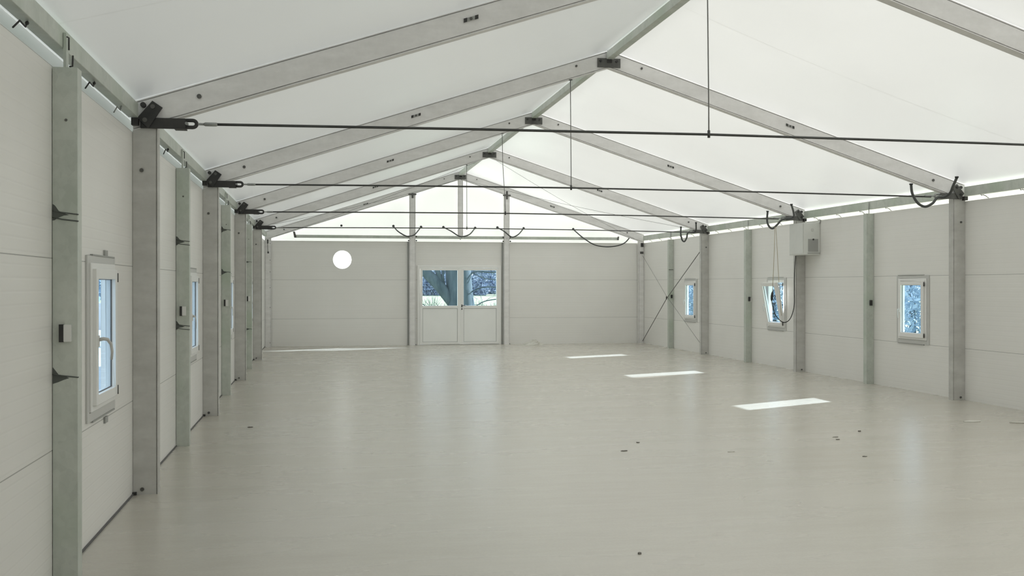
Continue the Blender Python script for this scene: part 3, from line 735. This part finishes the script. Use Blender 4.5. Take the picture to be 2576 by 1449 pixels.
# ------------------------------------------------------------------ litter on the floor
hp = MB(); vs = []; fs = []; nr, ns = 7, 22; rg = random.Random(3)
for j in range(nr):
    q = j/(nr-1)
    for i in range(ns):
        a = 2*PI*i/ns; w = 1+.22*math.sin(3*a+1)+.12*rg.uniform(-1, 1)
        vs.append((6.85+.27*w*(1-q)*math.cos(a)+.05*q, 27.25+.17*w*(1-q)*math.sin(a), .001+.125*(1-(1-q)**1.7)*(1+.22*rg.uniform(-1, 1)*(0 < j < nr-1))))
for j in range(nr-1):
    for i in range(ns): fs.append((j*ns+i, j*ns+(i+1) % ns, (j+1)*ns+(i+1) % ns, (j+1)*ns+i))
fs.append(tuple(reversed(range(ns)))); hp.add(vs, fs)
tag(hp.build('crumpled_sheet', 'scrap', None, (6.85, 27.25, 0)), 'small heap of crumpled white sheet on the floor right of the double door', 'plastic sheet')
def scrap(x, y, l, w, h, rz, mat, label, cat='scrap', name='floor_scrap'):
    rg = random.Random(int(x*100+y*10)); n = 9; A = []; Bt = []
    for i in range(n):
        a = 2*PI*i/n; q = rg.uniform(.75, 1.15); u, v = l/2*math.cos(a)*q, w/2*math.sin(a)*q
        px, py = x+u*math.cos(rz)-v*math.sin(rz), y+u*math.sin(rz)+v*math.cos(rz)
        A.append((px, py, .0005)); Bt.append((px, py, .0005+h*rg.uniform(.35, 1)))
    tag(MB().prism(A, Bt).build(name, mat, None, (x, y, 0)), label, cat)
scrap(7.03, 10.49, .035, .03, .014, 0, 'dirt', 'dark speck on the floor below the near right window reflection')
scrap(8.72, 11.02, .24, .10, .012, .2, 'scrap', 'curled paper scrap on the floor near the right column')
scrap(9.15, 10.82, .22, .12, .014, -.2, 'scrap', 'pale scrap on the floor at the right edge of the photo')
scrap(4.471, 10.136, .03, .025, .010, 0, 'dirt', 'tiny dark speck in the middle of the floor')
scrap(4.186, 9.649, .07, .03, .008, .3, 'dirt', 'small flat crumb in the middle of the floor')
scrap(5.161, 9.425, .07, .03, .006, -.2, 'scrap', 'thin pale sliver on the floor centre right')
scrap(3.197, 5.935, .022, .02, .010, 0, 'dirt', 'dark crumb on the floor nearest the camera')
scrap(6.58, 10.15, .07, .03, .006, .1, 'dirt', 'upper of two faint marks on the floor left of the dark speck')
scrap(6.52, 9.98, .04, .03, .008, .1, 'dirt', 'lower of two faint marks on the floor left of the dark speck')
scrap(6.25, 8.95, .05, .03, .006, 0, 'dirt', 'faint crumb on the floor at the right, below the pair of marks')
scrap(.62, 11.99, .06, .035, .012, .2, 'dirt', 'small dark crumb on the floor beside the second left column')

# ------------------------------------------------------------------ outdoors
S('ground', MB().box(-60, 160, YB-60, 330, -.9, -.35), 'grass_field', 'pale green field outside the hall', 'ground')
tag(MB().box(-14, -.2, -20, 75, -.40, -.335).build('yard', 'yard_concrete', None, (-7, 20, -.335)), 'pale concrete yard outside the left windows', 'yard', kind='structure')
def leaf_cloud(m, c, r, n, size, rg, sc=(1, 1, 1)):
    for _ in range(n):
        while True:
            p = Vector((rg.uniform(-1, 1), rg.uniform(-1, 1), rg.uniform(-1, 1)))
            if p.length < 1: break
        p = Vector((p.x*r*sc[0], p.y*r*sc[1], p.z*r*sc[2]))+Vector(c)
        a = Vector((rg.uniform(-1, 1), rg.uniform(-1, 1), rg.uniform(-1, 1))).normalized(); b = a.orthogonal().normalized()
        s_ = size*rg.uniform(.5, 1.2); m.add([p+a*s_, p+b*s_*.5, p-a*s_, p-b*s_*.5], [(0, 1, 2, 3)])
def branchy(m, p, dirv, L, r_, depth, rg, seg=5):
    q = p+dirv*L; mid = (p+q)/2+Vector((rg.uniform(-1, 1), rg.uniform(-1, 1), rg.uniform(-1, 1)))*L*.06
    m.tube([p, mid, q], [r_, r_*.82, r_*.62], seg, False)
    if depth == 0: return
    for _ in range(3 if depth > 1 else 4):
        d = (dirv+Vector((rg.uniform(-1, 1), rg.uniform(-1, 1), rg.uniform(-.5, .8)))*.75).normalized()
        branchy(m, q if rg.random() < .6 else mid, d, L*rg.uniform(.6, .85), r_*.55, depth-1, rg, 3)
def bare_tree(x, y, h, label, group, mat, wood, crown, nleaf, ls):
    rg = random.Random(int(x*31+y*7)); t = thing('distant_tree', label, 'tree', (x, y, -.35), group)
    m = MB(); branchy(m, Vector((x, y, -.36)), Vector((0, 0, 1)), h*.28, h*.028, 4, rg); m.build('trunk', wood, t)
    c = MB(); leaf_cloud(c, (x, y, h*.52), h*.5, nleaf, ls, rg, (crown, crown, 1.0)); leaf_cloud(c, (x, y, .9), 3.4, nleaf//2, ls, rg, (1.0, .6, .5)); c.build('crown', mat, t)
k = 0
for i in range(13):
    row = i % 2; x = 6+i*4.0; y = 200+row*32
    bare_tree(x*(1+.13*row), y, random.uniform(12.5, 13.6), 'hazy blue tree in the tree line beyond the field outside the door', 'far tree line beyond the field', 'twig_haze', 'bark_haze', .50, 2600, .38)
# big leaning tree near the door
bt = thing('leaning_tree', 'large dark tree with a leaning forked limb outside the double door', 'tree', (6.62, 40, -.35))
m = MB()
m.tube([(6.70, 40, -.37), (6.68, 40, .4), (6.60, 40, 1.2), (6.53, 40, 2.2), (6.50, 40, 4.0), (6.55, 40, 7)], [.62, .54, .50, .48, .42, .3], 14)
m.tube([(6.50, 40, .70), (6.15, 39.95, 1.12), (5.85, 39.9, 1.5), (5.50, 39.85, 1.85), (5.12, 39.8, 2.2), (4.3, 39.7, 2.9), (3.4, 39.6, 4.2)], [.24, .22, .22, .21, .18, .16, .1], 12)
m.build('trunk', 'bark', bt)
m = MB(); m.tube([(5.95, 39.9, 1.42), (5.80, 39.85, 1.85), (5.68, 39.8, 2.3), (5.45, 39.7, 3.4)], [.11, .10, .09, .06], 8)
m.tube([(5.99, 39.9, 1.45), (5.92, 39.85, 1.9), (5.98, 39.8, 2.5)], [.07, .05, .04], 8)
for pts, r_ in (([(6.7, 40, 1.62), (6.95, 39.9, 1.95), (7.25, 39.9, 2.08), (7.9, 39.8, 2.06), (8.6, 39.8, 2.2)], .035), ([(6.7, 40, 1.0), (7.1, 39.9, 1.35), (7.6, 39.8, 1.5), (8.3, 39.7, 1.45)], .025),
                ([(7.1, 39.9, 2.02), (7.45, 39.8, 1.85), (8.0, 39.7, 1.75)], .018), ([(5.0, 39.8, 1.0), (5.35, 39.8, .75), (6.0, 39.8, .62)], .016), ([(7.0, 39.8, .65), (7.5, 39.8, .95), (8.1, 39.7, 1.05)], .02)):
    m.tube(bez(pts, 5), [r_]*(5*(len(pts)-1)+1), 6)
rg = random.Random(5)
for _ in range(26):
    p = Vector((rg.uniform(6.9, 8.8), 39.8+rg.uniform(-.4, .4), rg.uniform(.5, 2.1))); dv = Vector((rg.uniform(-1, 1), 0, rg.uniform(-.6, 1))).normalized()
    branchy(m, p, dv, rg.uniform(.2, .4), .010, 2, rg, 3)
m.build('branches', 'bark', bt)
for i, (x, y, h) in enumerate(((5.36, 38.2, 1.25), (4.65, 40.6, 1.05), (7.65, 41, 1.15))):
    rg = random.Random(i+11); m = MB()
    for _ in range([17, 10, 12][i]): branchy(m, Vector((x+rg.uniform(-.28, .28), y+rg.uniform(-.2, .2), -.36)), Vector((rg.uniform(-.5, .5), 0, 1)).normalized(), h*.55, .018, 2, rg, 3)
    leaf_cloud(m, (x, y, h*.28), h*.34, [420, 120, 90][i], .05, rg, (.6, .5, 1.2))
    tag(m.build('bare_shrub', 'shrub', None, (x, y, -.35)), ['dark twiggy shrub left of the leaning limb outside the door', 'sparse shrub at the left side of the left door pane', 'sparse shrub at the right side of the right door pane'][i], 'shrub')
# evergreen hedge beyond the right windows
hd = [(18, 22.2), (17.6, 25.3), (18.3, 28.3), (17.8, 31.2), (18.4, 34.2), (18, 37.2), (18.5, 40.2), (18.1, 43.4), (18.6, 46.6), (18, 49.8), (18.4, 53)]
for i, (x, y) in enumerate(hd):
    rg = random.Random(i+50); t = thing('hedge_shrub', 'blue green evergreen shrub in the hedge outside the right windows', 'shrub', (x, y, -.35), 'hedge outside the right windows')
    m = MB(); m.tube([(x, y, -.37), (x, y, 1.6)], [.12, .07], 8); m.build('stem', 'bark', t)
    m = MB(); leaf_cloud(m, (x, y, 1.0), 1.5, 2600, .10, rg, (1.0, .98, 1.0)); m.build('foliage', 'leaf_blue', t)
# beyond the left windows
t = tag(MB().box(-16, -6.9, 48, 48.3, -.40, .80).build('yard_wall', 'white_render', None, (-11, 48, -.335)), 'low white wall at the far end of the yard, seen through the nearest left window', 'wall')
tag(MB().box(-9.4, -8.2, 46.6, 47.4, -.336, .36).build('crate', 'crate_tan', None, (-8.8, 47, -.335), .03), 'tan crate in front of the low white wall outside', 'crate')
rg = random.Random(77); t = thing('yard_tree', 'dark bushy tree behind the low white wall outside the nearest left window', 'tree', (-9.2, 51, -.35))
m = MB(); m.tube([(-9.2, 51, -.37), (-9.2, 51, 2.2)], [.2, .1], 8); m.build('stem', 'bark', t)
m = MB(); leaf_cloud(m, (-9.2, 51, 2.2), 1.6, 1300, .22, rg, (.8, .8, 1)); m.build('foliage', 'leaf_blue', t)

# ------------------------------------------------------------------ light
sun = bpy.data.lights.new('sun', 'SUN'); sun.energy = SUN = 16.0; sun.angle = math.radians(.53); sun.color = (1, .985, .965)
so = bpy.data.objects.new('sun', sun); C.objects.link(so)
so.rotation_euler = Vector((-1, -.482, -.463)).to_track_quat('-Z', 'Y').to_euler()
w = bpy.data.worlds.new('sky'); bpy.context.scene.world = w; w.use_nodes = True
nt = w.node_tree; nt.nodes.clear()
tc = N(nt, 'ShaderNodeTexCoord'); s = N(nt, 'ShaderNodeSeparateXYZ'); nt.links.new(tc.outputs['Generated'], s.inputs[0])
col = mixc(nt, rng(nt, s.outputs[2], 0, .7, 0, 1), (.93, .97, .98), (.84, .93, .98))
bg = N(nt, 'ShaderNodeBackground'); nt.links.new(col, bg.inputs[0]); bg.inputs[1].default_value = 1.5
wo = N(nt, 'ShaderNodeOutputWorld'); nt.links.new(bg.outputs[0], wo.inputs[0])

# ------------------------------------------------------------------ camera
cam = bpy.data.cameras.new('camera'); co = bpy.data.objects.new('camera', cam); C.objects.link(co)
cam.sensor_width = 36; cam.lens = 36*2675.578/2576; cam.clip_end = 1000; cam.clip_start = .05
yaw, pit, rol = math.radians(10.255), math.radians(-.1421), math.radians(.0087)
Fv = Vector((math.sin(yaw)*math.cos(pit), math.cos(yaw)*math.cos(pit), math.sin(pit)))
co.location = (1.369, 0, 1.5589); co.rotation_euler = Fv.to_track_quat('-Z', 'Y').to_euler()
sc = bpy.context.scene; sc.camera = co
sc.view_settings.view_transform = 'Standard'; sc.view_settings.look = 'None'; sc.view_settings.gamma = 1; sc.view_settings.use_curve_mapping = False
sc.view_settings.exposure = 0.13
sc.cycles.max_bounces = 10; sc.cycles.diffuse_bounces = 6; sc.cycles.glossy_bounces = 4; sc.cycles.transparent_max_bounces = 12; sc.cycles.transmission_bounces = 6
sc.cycles.use_denoising = True; sc.cycles.sample_clamp_indirect = 8
